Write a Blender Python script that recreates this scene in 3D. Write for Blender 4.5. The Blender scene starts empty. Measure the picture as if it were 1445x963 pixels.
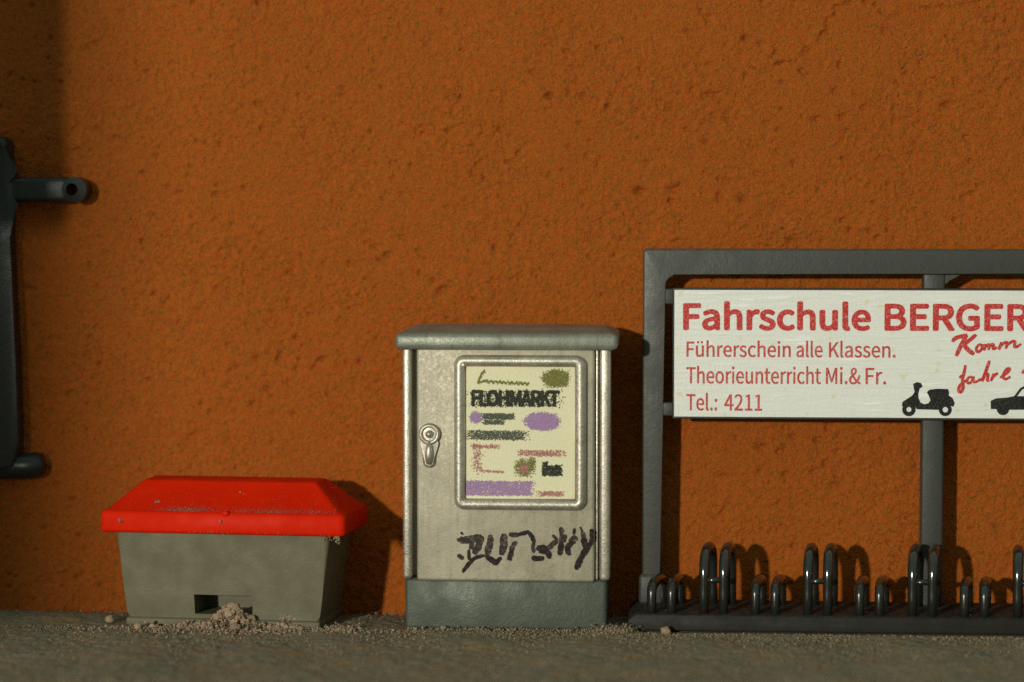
import bpy, bmesh, math, random
import numpy as np
from math import radians, sin, cos, pi
from mathutils import Vector, Matrix, noise as mnoise
from mathutils.geometry import tessellate_polygon

scene = bpy.context.scene
COL = scene.collection

# ------------------------------------------------------------------ camera
cam_data = bpy.data.cameras.new("camera")
cam = bpy.data.objects.new("camera", cam_data)
COL.objects.link(cam)
scene.camera = cam
cam.location = (0.73545, -10.69487, 1.76322)
cam.rotation_euler = (radians(86.982), 0, radians(4.0))
cam_data.sensor_width = 36.0
cam_data.lens = 85.528
cam_data.clip_start = 0.1
cam_data.clip_end = 200
cam_data.dof.use_dof = True
cam_data.dof.focus_distance = 10.36
cam_data.dof.aperture_fstop = 0.38

# ------------------------------------------------------------------ world and lamp
world = bpy.data.worlds.new("World")
scene.world = world
world.use_nodes = True
bg = world.node_tree.nodes["Background"]
bg.inputs["Color"].default_value = (0.76, 1.0, 0.86, 1)
bg.inputs["Strength"].default_value = 0.285

lamp_data = bpy.data.lights.new("key_lamp", 'AREA')
lamp_data.shape = 'DISK'
lamp_data.size = 0.95
lamp_data.energy = 6900
lamp_data.color = (1.0, 0.958, 0.81)
lamp = bpy.data.objects.new("key_lamp", lamp_data)
COL.objects.link(lamp)
lamp.location = (-11.3, -30.0, 5.2)
lamp.rotation_euler = (Vector((0, 0, 0.8)) - Vector(lamp.location)).to_track_quat('-Z', 'Y').to_euler()

scene.view_settings.view_transform = 'Standard'
scene.view_settings.look = 'None'
scene.view_settings.exposure = 0
scene.view_settings.gamma = 1
scene.cycles.use_denoising = False

rng = random.Random(11)
nrg = np.random.default_rng(5)


# ------------------------------------------------------------------ materials
def node(nt, kind, **kw):
    n = nt.nodes.new(kind)
    for k, v in kw.items():
        if k in n.inputs.keys():
            n.inputs[k].default_value = v
        else:
            setattr(n, k, v)
    return n


def mixc(nt, fac, a, b):
    m = nt.nodes.new('ShaderNodeMix')
    m.data_type = 'RGBA'
    if isinstance(fac, (int, float)):
        m.inputs[0].default_value = fac
    else:
        nt.links.new(fac, m.inputs[0])
    for sock, v in ((m.inputs[6], a), (m.inputs[7], b)):
        if isinstance(v, tuple):
            sock.default_value = (*v, 1)
        else:
            nt.links.new(v, sock)
    return m.outputs[2]


def ramp(nt, src, lo, hi):
    r = nt.nodes.new('ShaderNodeMapRange')
    r.inputs[1].default_value = lo
    r.inputs[2].default_value = hi
    nt.links.new(src, r.inputs[0])
    return r.outputs[0]


def math_n(nt, op, a, b):
    m = nt.nodes.new('ShaderNodeMath')
    m.operation = op
    for i, v in enumerate((a, b)):
        if isinstance(v, (int, float)):
            m.inputs[i].default_value = v
        else:
            nt.links.new(v, m.inputs[i])
    return m.outputs[0]


def noise_out(nt, vec, scale, detail=3.0, rough=0.55):
    n = node(nt, 'ShaderNodeTexNoise', Scale=scale, Detail=detail, Roughness=rough)
    nt.links.new(vec, n.inputs['Vector'])
    return n.outputs['Fac']


def base_mat(name):
    m = bpy.data.materials.new(name)
    m.use_nodes = True
    nt = m.node_tree
    p = nt.nodes['Principled BSDF']
    tc = nt.nodes.new('ShaderNodeTexCoord')
    return m, nt, p, tc.outputs['Object']


def simple_mat(name, col, col2=None, rough=0.5, metallic=0.0, var_scale=9, fine_scale=130,
               bump_scale=120, bump=0.25, bump_dist=0.004, dust=0.0, dust_col=(0.30, 0.25, 0.18),
               spots=0.0, spot_col=(0.03, 0.03, 0.025), spot_scale=40, spec=0.5):
    m, nt, p, vec = base_mat(name)
    col2 = col2 or tuple(c * 0.72 for c in col)
    f1 = ramp(nt, noise_out(nt, vec, var_scale, 4), 0.35, 0.68)
    f2 = ramp(nt, noise_out(nt, vec, fine_scale, 2), 0.3, 0.7)
    f = math_n(nt, 'ADD', math_n(nt, 'MULTIPLY', f1, 0.55), math_n(nt, 'MULTIPLY', f2, 0.45))
    c = mixc(nt, f, col2, col)
    if spots:
        s = ramp(nt, noise_out(nt, vec, spot_scale, 2), 0.66, 0.72)
        c = mixc(nt, math_n(nt, 'MULTIPLY', s, spots), c, spot_col)
    if dust:
        g = nt.nodes.new('ShaderNodeNewGeometry')
        sx = nt.nodes.new('ShaderNodeSeparateXYZ')
        nt.links.new(g.outputs['Normal'], sx.inputs[0])
        up = ramp(nt, sx.outputs['Z'], 0.35, 0.95)
        d = math_n(nt, 'MULTIPLY', up, ramp(nt, noise_out(nt, vec, 35, 4, 0.7), 0.38, 0.62))
        c = mixc(nt, math_n(nt, 'MULTIPLY', d, dust), c, dust_col)
    nt.links.new(c, p.inputs['Base Color'])
    rr = nt.nodes.new('ShaderNodeMapRange')
    nt.links.new(f1, rr.inputs[0])
    rr.inputs[3].default_value = min(1, rough + 0.1)
    rr.inputs[4].default_value = max(0.05, rough - 0.08)
    nt.links.new(rr.outputs[0], p.inputs['Roughness'])
    p.inputs['Metallic'].default_value = metallic
    p.inputs['Specular IOR Level'].default_value = spec
    b = node(nt, 'ShaderNodeBump', Strength=bump, Distance=bump_dist)
    h = math_n(nt, 'ADD', noise_out(nt, vec, bump_scale, 3), math_n(nt, 'MULTIPLY', noise_out(nt, vec, bump_scale * 0.2, 2), 1.5))
    nt.links.new(h, b.inputs['Height'])
    nt.links.new(b.outputs[0], p.inputs['Normal'])
    return m


def wall_mat():
    m, nt, p, vec = base_mat('orange_plaster')
    big = ramp(nt, noise_out(nt, vec, 2.2, 4), 0.32, 0.68)
    mid = ramp(nt, noise_out(nt, vec, 26, 3), 0.34, 0.66)
    fine = ramp(nt, noise_out(nt, vec, 170, 2), 0.28, 0.72)
    c = mixc(nt, big, (0.372, 0.094, 0.0052), (0.430, 0.114, 0.0075))
    c = mixc(nt, math_n(nt, 'MULTIPLY', mid, 0.5), c, (0.270, 0.076, 0.008))
    c = mixc(nt, math_n(nt, 'MULTIPLY', fine, 0.55), c, (0.60, 0.145, 0.011))
    for sc, off, col, amt in ((46, 1.0, (0.24, 0.098, 0.005), 0.65), (50, 7.0, (0.46, 0.060, 0.009), 0.60), (105, 3.0, (0.15, 0.078, 0.010), 0.68), (118, 11.0, (0.54, 0.072, 0.012), 0.62)):
        mp = nt.nodes.new('ShaderNodeMapping')
        mp.inputs['Location'].default_value = (off, off, off)
        nt.links.new(vec, mp.inputs[0])
        f_ = ramp(nt, noise_out(nt, mp.outputs[0], sc, 2), 0.50, 0.66)
        c = mixc(nt, math_n(nt, 'MULTIPLY', f_, amt), c, col)
    # dirt caught in the pits, flecks of their own shape
    mask = ramp(nt, noise_out(nt, vec, 5.0, 2), 0.48, 0.64)
    fl = ramp(nt, noise_out(nt, vec, 62, 1.5), 0.66, 0.72)
    c = mixc(nt, math_n(nt, 'MULTIPLY', math_n(nt, 'MULTIPLY', fl, mask), 0.9), c, (0.05, 0.028, 0.010))
    nt.links.new(c, p.inputs['Base Color'])
    p.inputs['Roughness'].default_value = 0.78
    p.inputs['Specular IOR Level'].default_value = 0.22
    h = math_n(nt, 'ADD', noise_out(nt, vec, 75, 3), math_n(nt, 'MULTIPLY', noise_out(nt, vec, 150, 2), 0.9))
    b = node(nt, 'ShaderNodeBump', Strength=0.9, Distance=0.0095)
    nt.links.new(h, b.inputs['Height'])
    nt.links.new(b.outputs[0], p.inputs['Normal'])
    return m


def ground_mat():
    m, nt, p, vec = base_mat('gritty_pavement')
    big = ramp(nt, noise_out(nt, vec, 3.5, 3), 0.35, 0.65)
    mid = ramp(nt, noise_out(nt, vec, 22, 4, 0.65), 0.34, 0.66)
    fine = ramp(nt, noise_out(nt, vec, 110, 3), 0.3, 0.7)
    c = mixc(nt, big, (0.185, 0.172, 0.128), (0.275, 0.212, 0.132))
    c = mixc(nt, math_n(nt, 'MULTIPLY', mid, 0.55), c, (0.34, 0.27, 0.18))
    c = mixc(nt, math_n(nt, 'MULTIPLY', fine, 0.45), c, (0.11, 0.105, 0.08))
    pk = ramp(nt, noise_out(nt, vec, 6, 2), 0.5, 0.7)
    c = mixc(nt, math_n(nt, 'MULTIPLY', pk, 0.6), c, (0.30, 0.18, 0.085))
    nt.links.new(c, p.inputs['Base Color'])
    p.inputs['Roughness'].default_value = 0.9
    p.inputs['Specular IOR Level'].default_value = 0.15
    b = node(nt, 'ShaderNodeBump', Strength=0.6, Distance=0.008)
    nt.links.new(noise_out(nt, vec, 60, 5, 0.7), b.inputs['Height'])
    nt.links.new(b.outputs[0], p.inputs['Normal'])
    return m


def grain_mat(name='sand_grain', k=1.0, pink=0.0):
    m, nt, p, vec = base_mat(name)
    g = nt.nodes.new('ShaderNodeNewGeometry')
    r = nt.nodes.new('ShaderNodeValToRGB')
    nt.links.new(g.outputs['Random Per Island'], r.inputs[0])
    e = r.color_ramp.elements
    e[0].position, e[0].color = 0.0, (0.15, 0.13, 0.09, 1)
    e[1].position, e[1].color = 1.0, (0.50, 0.37, 0.24, 1)
    for pos, c in ((0.3, (0.30, 0.24, 0.15, 1)), (0.55, (0.44, 0.27, 0.16, 1)), (0.8, (0.38, 0.34, 0.22, 1))):
        x = e.new(pos)
        x.color = c
    c = mixc(nt, math_n(nt, 'MULTIPLY', ramp(nt, noise_out(nt, vec, 120, 3), 0.3, 0.7), 0.6), r.outputs[0], (0.2, 0.16, 0.11))
    if pink:
        c = mixc(nt, pink, c, (0.50, 0.33, 0.24))
    nt.links.new(c, p.inputs['Base Color'])
    p.inputs['Roughness'].default_value = 0.9
    p.inputs['Specular IOR Level'].default_value = 0.15
    b = node(nt, 'ShaderNodeBump', Strength=0.7, Distance=0.006)
    nt.links.new(noise_out(nt, vec, 160, 3), b.inputs['Height'])
    nt.links.new(b.outputs[0], p.inputs['Normal'])
    return m


def silver_mat(name, col, col2, metallic=0.55, rough=0.42):
    """silver-grey model paint with pale grain and rubbed patches"""
    m, nt, p, vec = base_mat(name)
    f1 = ramp(nt, noise_out(nt, vec, 7, 4, 0.6), 0.33, 0.68)
    f2 = ramp(nt, noise_out(nt, vec, 95, 3, 0.6), 0.30, 0.70)
    c = mixc(nt, f1, col2, col)
    c = mixc(nt, math_n(nt, 'MULTIPLY', f2, 0.35), c, tuple(min(1, x * 1.35) for x in col))
    st = nt.nodes.new('ShaderNodeMapping')
    st.inputs['Scale'].default_value = (40, 40, 3)
    nt.links.new(vec, st.inputs[0])
    f3 = ramp(nt, noise_out(nt, st.outputs[0], 1.0, 3), 0.52, 0.75)
    c = mixc(nt, math_n(nt, 'MULTIPLY', f3, 0.35), c, tuple(x * 0.5 for x in col2))
    nt.links.new(c, p.inputs['Base Color'])
    p.inputs['Metallic'].default_value = metallic
    rr = nt.nodes.new('ShaderNodeMapRange')
    nt.links.new(f2, rr.inputs[0])
    rr.inputs[3].default_value = rough - 0.1
    rr.inputs[4].default_value = rough + 0.14
    nt.links.new(rr.outputs[0], p.inputs['Roughness'])
    h = math_n(nt, 'ADD', noise_out(nt, vec, 150, 3), math_n(nt, 'MULTIPLY', noise_out(nt, vec, 28, 3), 1.6))
    b = node(nt, 'ShaderNodeBump', Strength=0.22, Distance=0.004)
    nt.links.new(h, b.inputs['Height'])
    nt.links.new(b.outputs[0], p.inputs['Normal'])
    return m


def paper_mat(name, col, streak=0.0, yellow=0.0, gloss=0.35):
    m, nt, p, vec = base_mat(name)
    f = ramp(nt, noise_out(nt, vec, 120, 2), 0.3, 0.7)
    c = mixc(nt, math_n(nt, 'MULTIPLY', f, 0.5), col, tuple(x * 0.86 for x in col))
    big = ramp(nt, noise_out(nt, vec, 6, 3), 0.35, 0.7)
    c = mixc(nt, math_n(nt, 'MULTIPLY', big, 0.3), c, tuple(x * 0.88 for x in col))
    if yellow:
        y = ramp(nt, noise_out(nt, vec, 20, 1), 0.68, 0.75)
        c = mixc(nt, math_n(nt, 'MULTIPLY', y, yellow), c, (0.72, 0.60, 0.22))
    h = math_n(nt, 'MULTIPLY', noise_out(nt, vec, 90, 3), 0.6)
    if streak:
        st = nt.nodes.new('ShaderNodeMapping')
        st.inputs['Scale'].default_value = (3.5, 1, 42)
        nt.links.new(vec, st.inputs[0])
        sn = noise_out(nt, st.outputs[0], 1.0, 3, 0.6)
        h = math_n(nt, 'ADD', h, math_n(nt, 'MULTIPLY', sn, streak))
        w = ramp(nt, sn, 0.60, 0.67)  # pale gloss lines of the sheet, painted into its colour
        c = mixc(nt, math_n(nt, 'MULTIPLY', w, 0.8), c, (0.97, 0.96, 0.94))
    nt.links.new(c, p.inputs['Base Color'])
    p.inputs['Roughness'].default_value = gloss
    b = node(nt, 'ShaderNodeBump', Strength=0.35, Distance=0.006)
    nt.links.new(h, b.inputs['Height'])
    nt.links.new(b.outputs[0], p.inputs['Normal'])
    return m


def ink_mat(name, col, paper, wear=0.35, scale=140, rough=0.5):
    m, nt, p, vec = base_mat(name)
    f = ramp(nt, noise_out(nt, vec, scale, 3, 0.7), 0.50, 0.75)
    c = mixc(nt, math_n(nt, 'MULTIPLY', f, wear), col, paper)
    nt.links.new(c, p.inputs['Base Color'])
    p.inputs['Roughness'].default_value = rough
    p.inputs['Specular IOR Level'].default_value = 0.15
    return m


M = {}
M['wall'] = wall_mat()
M['ground'] = ground_mat()
M['grain'] = grain_mat()
M['heap'] = grain_mat('pink_grit', pink=0.28)
M['lid'] = simple_mat('red_plastic', (0.74, 0.020, 0.0015), (0.62, 0.013, 0.001), rough=0.5, bump=0.2,
                      bump_scale=90, fine_scale=160, spots=0.0, spec=0.05)
M['dust'] = simple_mat('pale_dust', (0.36, 0.22, 0.17), (0.26, 0.12, 0.09), rough=0.95, bump=0.6)
M['bin'] = simple_mat('olive_grey_plastic', (0.142, 0.124, 0.070), (0.108, 0.097, 0.055), rough=0.6, bump=0.25,
                      bump_scale=110, spots=0.12, spot_scale=60, spot_col=(0.30, 0.24, 0.15))
M['silver'] = silver_mat('silver_beige_paint', (0.44, 0.40, 0.30), (0.30, 0.27, 0.205), 0.30, 0.52)
M['bead'] = silver_mat('bright_silver_paint', (0.60, 0.55, 0.46), (0.36, 0.33, 0.27), 0.7, 0.42)
M['roof'] = silver_mat('silver_green_paint', (0.27, 0.28, 0.23), (0.17, 0.185, 0.15), 0.4, 0.46)
M['plinth'] = simple_mat('green_grey_plinth', (0.112, 0.128, 0.100), (0.064, 0.076, 0.060), rough=0.5, metallic=0.25, bump=0.3,
                         bump_scale=170, bump_dist=0.004)
M['steel'] = simple_mat('dark_grey_plastic', (0.056, 0.057, 0.048), (0.038, 0.040, 0.034), rough=0.45, bump=0.2,
                        bump_scale=130, dust=0.35)
M['rack'] = simple_mat('black_grey_plastic', (0.020, 0.020, 0.017), (0.012, 0.013, 0.011), rough=0.17, bump=0.08,
                       bump_scale=60, dust=0.12, spec=0.85)
M['rail'] = simple_mat('matt_black_plastic', (0.016, 0.0145, 0.012), (0.010, 0.0095, 0.008), rough=0.6, bump=0.2,
                       bump_scale=60, dust=0.35, dust_col=(0.10, 0.085, 0.06), spec=0.3)
M['bracket'] = simple_mat('blue_black_plastic', (0.020, 0.022, 0.021), (0.013, 0.015, 0.015), rough=0.34, bump=0.12)
M['edge'] = simple_mat('sheet_edge', (0.035, 0.033, 0.028), rough=0.4)
M['paper'] = paper_mat('glossy_white_print', (0.86, 0.86, 0.81), streak=2.2, yellow=0.45, gloss=0.33)
M['poster'] = paper_mat('cream_paper', (0.80, 0.75, 0.50), gloss=0.5)
PW = (0.88, 0.87, 0.81)
PC = (0.80, 0.75, 0.50)
M['red_ink'] = ink_mat('red_ink', (0.56, 0.030, 0.026), PW, 0.42, 170, 0.4)
M['red_ink_thin'] = ink_mat('thin_red_ink', (0.56, 0.055, 0.045), PW, 0.50, 170, 0.4)
M['black_ink'] = ink_mat('black_ink', (0.016, 0.017, 0.015), PW, 0.10, 150, 0.4)
M['ink_black'] = ink_mat('poster_black_ink', (0.022, 0.026, 0.018), PC, 0.18, 150, 0.6)
M['ink_purple'] = ink_mat('poster_violet_ink', (0.36, 0.21, 0.42), PC, 0.35, 150, 0.6)
M['ink_olive'] = ink_mat('poster_olive_ink', (0.17, 0.165, 0.035), PC, 0.35, 150, 0.6)
M['ink_rose'] = ink_mat('poster_rose_ink', (0.42, 0.16, 0.15), PC, 0.45, 150, 0.6)
M['ink_grey'] = ink_mat('poster_grey_ink', (0.075, 0.085, 0.06), PC, 0.30, 150, 0.6)
M['marker'] = ink_mat('brown_black_marker', (0.014, 0.010, 0.009), (0.20, 0.14, 0.11), 0.45, 70, 0.4)
M['marker_thin'] = ink_mat('worn_marker', (0.035, 0.026, 0.022), (0.26, 0.20, 0.15), 0.75, 60, 0.45)


# ------------------------------------------------------------------ builders
def tag(o, label=None, cat=None, group=None, kind=None):
    if label: o['label'] = label
    if cat: o['category'] = cat
    if group: o['group'] = group
    if kind: o['kind'] = kind
    return o


def empty(name, loc, rz=0.0):
    o = bpy.data.objects.new(name, None)
    o.empty_display_size = 0.1
    COL.objects.link(o)
    o.location = loc
    o.rotation_euler = (0, 0, rz)
    return o


def link_mesh(name, me, mat, parent=None, smooth=None):
    me.materials.clear()
    me.materials.append(mat)
    o = bpy.data.objects.new(name, me)
    COL.objects.link(o)
    if parent:
        o.parent = parent
    if smooth is not None:
        me.polygons.foreach_set('use_smooth', [True] * len(me.polygons))
        if smooth < 3:
            me.set_sharp_from_angle(angle=smooth)
    return o


def from_bm(name, bm, mat, parent=None, smooth=0.7):
    bmesh.ops.recalc_face_normals(bm, faces=bm.faces)
    me = bpy.data.meshes.new(name)
    bm.to_mesh(me)
    bm.free()
    return link_mesh(name, me, mat, parent, smooth)


def add_box(bm, x0, x1, y0, y1, z0, z1, bev=0.0, seg=3, taper=None):
    """taper = (dx, dy) pulled in at the bottom"""
    tx, ty = taper or (0, 0)
    v = [bm.verts.new(p) for p in (
        (x0 + tx, y0 + ty, z0), (x1 - tx, y0 + ty, z0), (x1 - tx, y1 - ty, z0), (x0 + tx, y1 - ty, z0),
        (x0, y0, z1), (x1, y0, z1), (x1, y1, z1), (x0, y1, z1))]
    fs = [bm.faces.new([v[i] for i in q]) for q in
          ((0, 3, 2, 1), (4, 5, 6, 7), (0, 1, 5, 4), (1, 2, 6, 5), (2, 3, 7, 6), (3, 0, 4, 7))]
    if bev:
        es = list({e for f in fs for e in f.edges})
        bmesh.ops.bevel(bm, geom=es, offset=bev, segments=seg, profile=0.5, affect='EDGES')


def box(name, x0, x1, y0, y1, z0, z1, mat, parent, bev=0.012, seg=3, taper=None):
    bm = bmesh.new()
    add_box(bm, x0, x1, y0, y1, z0, z1, bev, seg, taper)
    return from_bm(name, bm, mat, parent)


def tube_bm(bm, pts, rad, sides=10, closed=False):
    pts = [Vector(p) for p in pts]
    rads = rad if isinstance(rad, (list, tuple)) else [rad] * len(pts)
    rings = []
    n = len(pts)
    t0 = (pts[1] - pts[0]).normalized()
    ref = Vector((1, 0, 0)) if abs(t0.x) < 0.9 else Vector((0, 0, 1))
    u = (ref - t0 * ref.dot(t0)).normalized()
    for i in range(n):
        if closed:
            t = pts[(i + 1) % n] - pts[i - 1]
        else:
            t = pts[min(i + 1, n - 1)] - pts[max(i - 1, 0)]
        t.normalize()
        u = (u - t * u.dot(t)).normalized()
        w = t.cross(u)
        rings.append([bm.verts.new(pts[i] + (u * cos(2 * pi * k / sides) + w * sin(2 * pi * k / sides)) * rads[i])
                      for k in range(sides)])
    for i in range(n if closed else n - 1):
        a, b = rings[i], rings[(i + 1) % n]
        for k in range(sides):
            bm.faces.new((a[k], a[(k + 1) % sides], b[(k + 1) % sides], b[k]))
    if not closed:
        bm.faces.new(rings[0][::-1])
        bm.faces.new(rings[-1])


def prism_bm(bm, outline, y0, y1, bev=0.0, seg=2):
    """outline of (x, z) points, extruded from y0 (front) to y1 (back)"""
    a = [bm.verts.new((x, y0, z)) for x, z in outline]
    b = [bm.verts.new((x, y1, z)) for x, z in outline]
    f = bm.faces.new(a)
    bm.faces.new(b[::-1])
    n = len(a)
    for i in range(n):
        bm.faces.new((a[i], b[i], b[(i + 1) % n], a[(i + 1) % n]))
    if bev:
        bmesh.ops.bevel(bm, geom=list(f.edges), offset=bev, segments=seg, profile=0.5, affect='EDGES')


def arc(cx, cz, r, a0, a1, n=10, rz=None):
    rz = rz or r
    return [(cx + r * cos(a0 + (a1 - a0) * i / n), cz + rz * sin(a0 + (a1 - a0) * i / n)) for i in range(n + 1)]


def round_rect(x0, x1, z0, z1, r, n=5):
    return (arc(x1 - r, z1 - r, r, 0, pi / 2, n) + arc(x0 + r, z1 - r, r, pi / 2, pi, n) +
            arc(x0 + r, z0 + r, r, pi, 1.5 * pi, n) + arc(x1 - r, z0 + r, r, 1.5 * pi, 2 * pi, n))


def field(nx, ny, dx, wavelength, seed):
    """smooth random height field with about one bump per wavelength"""
    r = np.random.default_rng(seed).standard_normal((ny, nx))
    fx = np.fft.fftfreq(nx, dx)[None, :]
    fy = np.fft.fftfreq(ny, dx)[:, None]
    k = np.sqrt(fx * fx + fy * fy) * wavelength
    g = np.exp(-(k - 1) ** 2 / 0.32) * (k > 0)
    out = np.real(np.fft.ifft2(np.fft.fft2(r) * g))
    return out / out.std()


def grid_mesh(name, P, faces_mask=None):
    """P: (ny, nx, 3)"""
    ny, nx = P.shape[:2]
    me = bpy.data.meshes.new(name)
    idx = np.arange(nx * ny).reshape(ny, nx)
    q = np.stack([idx[:-1, :-1], idx[:-1, 1:], idx[1:, 1:], idx[1:, :-1]], -1).reshape(-1, 4)
    me.vertices.add(nx * ny)
    me.vertices.foreach_set('co', P.reshape(-1).astype(np.float32))
    me.loops.add(q.size)
    me.loops.foreach_set('vertex_index', q.reshape(-1).astype(np.int32))
    me.polygons.add(len(q))
    me.polygons.foreach_set('loop_start', np.arange(0, q.size, 4, dtype=np.int32))
    me.polygons.foreach_set('use_smooth', np.ones(len(q), dtype=bool))
    me.update(calc_edges=True)
    me.validate()
    return me


# ------------------------------------------------------------------ orange house wall (real plaster relief)
DX = 0.0055
xs = np.arange(-2.75, 2.75, DX)
zs = np.arange(-0.25, 3.05, DX)
NX, NZ = len(xs), len(zs)
Xg, Zg = np.meshgrid(xs, zs)
h = (0.0016 * field(NX, NZ, DX, 0.16, 1) + 0.0012 * field(NX, NZ, DX, 0.055, 2) + 0.0010 * field(NX, NZ, DX, 0.027, 3)
     + 0.004 * field(NX, NZ, DX, 0.9, 4))
rough_zone = 0.85 + 0.28 * np.clip(field(NX, NZ, DX, 0.8, 9), -1.5, 1.5)
h *= rough_zone


def stamp(h, cx, cz, r, depth, ax=1.0):
    i0, i1 = np.searchsorted(xs, (cx - 3 * r * ax, cx + 3 * r * ax))
    j0, j1 = np.searchsorted(zs, (cz - 3 * r, cz + 3 * r))
    if i1 <= i0 or j1 <= j0:
        return
    X, Z = Xg[j0:j1, i0:i1] - cx, Zg[j0:j1, i0:i1] - cz
    h[j0:j1, i0:i1] -= depth * np.exp(-((X / ax) ** 2 + Z ** 2) / (r * r))


for _ in range(1100):                                        # pits where sand grains fell out
    cx, cz = nrg.uniform(-2.5, 2.4), nrg.uniform(0, 2.9)
    stamp(h, cx, cz, nrg.uniform(0.0055, 0.011), nrg.uniform(0.005, 0.018), nrg.uniform(0.7, 1.6))
for gx, gz, n, sp in ((-0.62, 1.62, 9, 0.09), (-0.28, 1.45, 7, 0.07), (-1.0, 1.1, 8, 0.12), (0.9, 1.9, 16, 0.3), (1.5, 2.35, 14, 0.3),
                      (1.2, 0.65, 14, 0.2), (1.4, 1.68, 9, 0.12), (0.2, 2.1, 12, 0.3)):
    for _ in range(n):
        stamp(h, gx + nrg.normal(0, sp), gz + nrg.normal(0, sp * 0.6), nrg.uniform(0.008, 0.016), nrg.uniform(0.010, 0.022), nrg.uniform(0.7, 1.8))


def crack(h, pts, depth, width=0.0045, ledge=0.004):
    """a hairline break, here and there closed; the plaster on its upper side stands a little proud"""
    s_, wob = 0.0, 0.0
    ph = nrg.uniform(0, 6)
    for (x0, z0), (x1, z1) in zip(pts[:-1], pts[1:]):
        L = math.hypot(x1 - x0, z1 - z0)
        for t in np.arange(0, 1, 0.004 / L):
            s_ += 0.004
            wob = 0.8 * wob + nrg.normal(0, 0.0035)
            open_ = max(0.0, 0.45 + 0.8 * sin(s_ * 38 + ph) * sin(s_ * 13 + 2 * ph))
            x, z = x0 + (x1 - x0) * t + wob, z0 + (z1 - z0) * t - wob
            stamp(h, x, z, width * nrg.uniform(0.8, 1.5), depth * open_ * nrg.uniform(0.4, 1.1))
            stamp(h, x - 0.014, z + 0.014, 0.016, -ledge * 0.16)


crack(h, [(1.03, 2.40), (1.08, 2.37), (1.13, 2.40), (1.22, 2.43), (1.29, 2.49), (1.34, 2.53), (1.36, 2.61), (1.42, 2.66), (1.45, 2.76)], 0.012)
crack(h, [(0.68, 2.70), (0.80, 2.73), (0.94, 2.71), (1.10, 2.74)], 0.010)
crack(h, [(1.48, 2.70), (1.56, 2.67), (1.62, 2.60), (1.70, 2.66), (1.84, 2.64), (2.0, 2.67)], 0.007)
crack(h, [(2.28, 2.72), (2.18, 2.70), (2.12, 2.71)], 0.010)
crack(h, [(1.12, 2.52), (1.14, 2.46), (1.11, 2.42)], 0.008)
P = np.stack([Xg, -h, Zg], -1)
wall = link_mesh('house_wall', grid_mesh('house_wall', P), M['wall'])
tag(wall, 'rough orange plastered house wall filling the whole background', 'wall')
# unseen blocks added beyond the left edge to throw the soft shade there
M['shade_block'] = simple_mat('shade_block_grey', (0.22, 0.21, 0.18), rough=0.85, bump=0.6, bump_scale=40)
bm = bmesh.new()
add_box(bm, -4.9, -3.35, -4.5, -3.6, 2.20, 4.6, 0.03, 3)
upper_block = from_bm('shade_block_upper', bm, M['shade_block'], wall)
bm = bmesh.new()  # added post that carries the raised shade block
add_box(bm, -4.9, -4.45, -4.4, -3.7, -0.02, 2.20, 0.03, 3)
from_bm('shade_block_post', bm, M['shade_block'], upper_block)
bm = bmesh.new()  # second added block, out of view, for the wide soft fade lower down
add_box(bm, -7.9, -6.40, -14.4, -13.6, -0.02, 4.4, 0.03, 3)
tag(from_bm('shade_block_rear', bm, M['shade_block']), kind='structure')

# ------------------------------------------------------------------ pavement
GX = 0.0075
gx = np.arange(-2.9, 2.9, GX)
gy = np.arange(-2.6, 0.03, GX)
nx, ny = len(gx), len(gy)
GXm, GYm = np.meshgrid(gx, gy)
gh = 0.0035 * field(nx, ny, GX, 0.5, 21) + 0.0016 * field(nx, ny, GX, 0.10, 22) + 0.0011 * field(nx, ny, GX, 0.035, 23)
dip = -0.024 * np.clip((GYm + 0.16) / 0.16, 0, 1) ** 1.2
flat = np.ones_like(gh)


def level(x0, x1, y0, y1, m=0.06):
    """the ground is pressed level under a thing that stands on it"""
    d = np.maximum.reduce([x0 - GXm, GXm - x1, y0 - GYm, GYm - y1, np.zeros_like(GXm)])
    return np.clip(d / m, 0, 1)


for a in ((-1.68, -0.74, -0.55, 0), (-0.45, 0.45, -0.51, 0), (0.49, 2.9, -0.52, 0)):
    flat = np.minimum(flat, level(*a))
gh = np.minimum(gh, 0.012) * (0.15 + 0.85 * flat) - 0.004 * (1 - flat) + dip * 1.0
Pg = np.stack([GXm, GYm, gh], -1)
ground = link_mesh('pavement', grid_mesh('pavement', Pg), M['ground'])
tag(ground, kind='structure')
bm = bmesh.new()                                              # the same paving further out, towards and below the camera
for (x0, x1, y0, y1) in ((-9, 9, -16, -2.55), (-9, -2.85, -2.55, 0.05), (2.85, 9, -2.55, 0.05)):
    bm.faces.new([bm.verts.new(p) for p in ((x0, y0, -0.012), (x1, y0, -0.012), (x1, y1, -0.012), (x0, y1, -0.012))])
outer = from_bm('outer_paving', bm, M['ground'], ground, None)


# ------------------------------------------------------------------ grit bin with the red lid
binr = empty('grit_bin', (-1.192, -0.275, 0), radians(-4.8))
tag(binr, 'low olive grey grit bin with a red hipped lid', 'grit bin')
# local frame: x -0.53..0.53, front at y = -0.25
bm = bmesh.new()
yf0, yf1 = -0.232, -0.246            # front face, bottom and top
hb, ht = 0.420, 0.470                # half width bottom, top
zb, zt = 0.030, 0.402


def fx(u, v):                        # point on the sloping front face
    z = zb + (zt - zb) * v
    hw = hb + (ht - hb) * v
    return Vector((u * hw, yf0 + (yf1 - yf0) * v, z))


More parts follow.
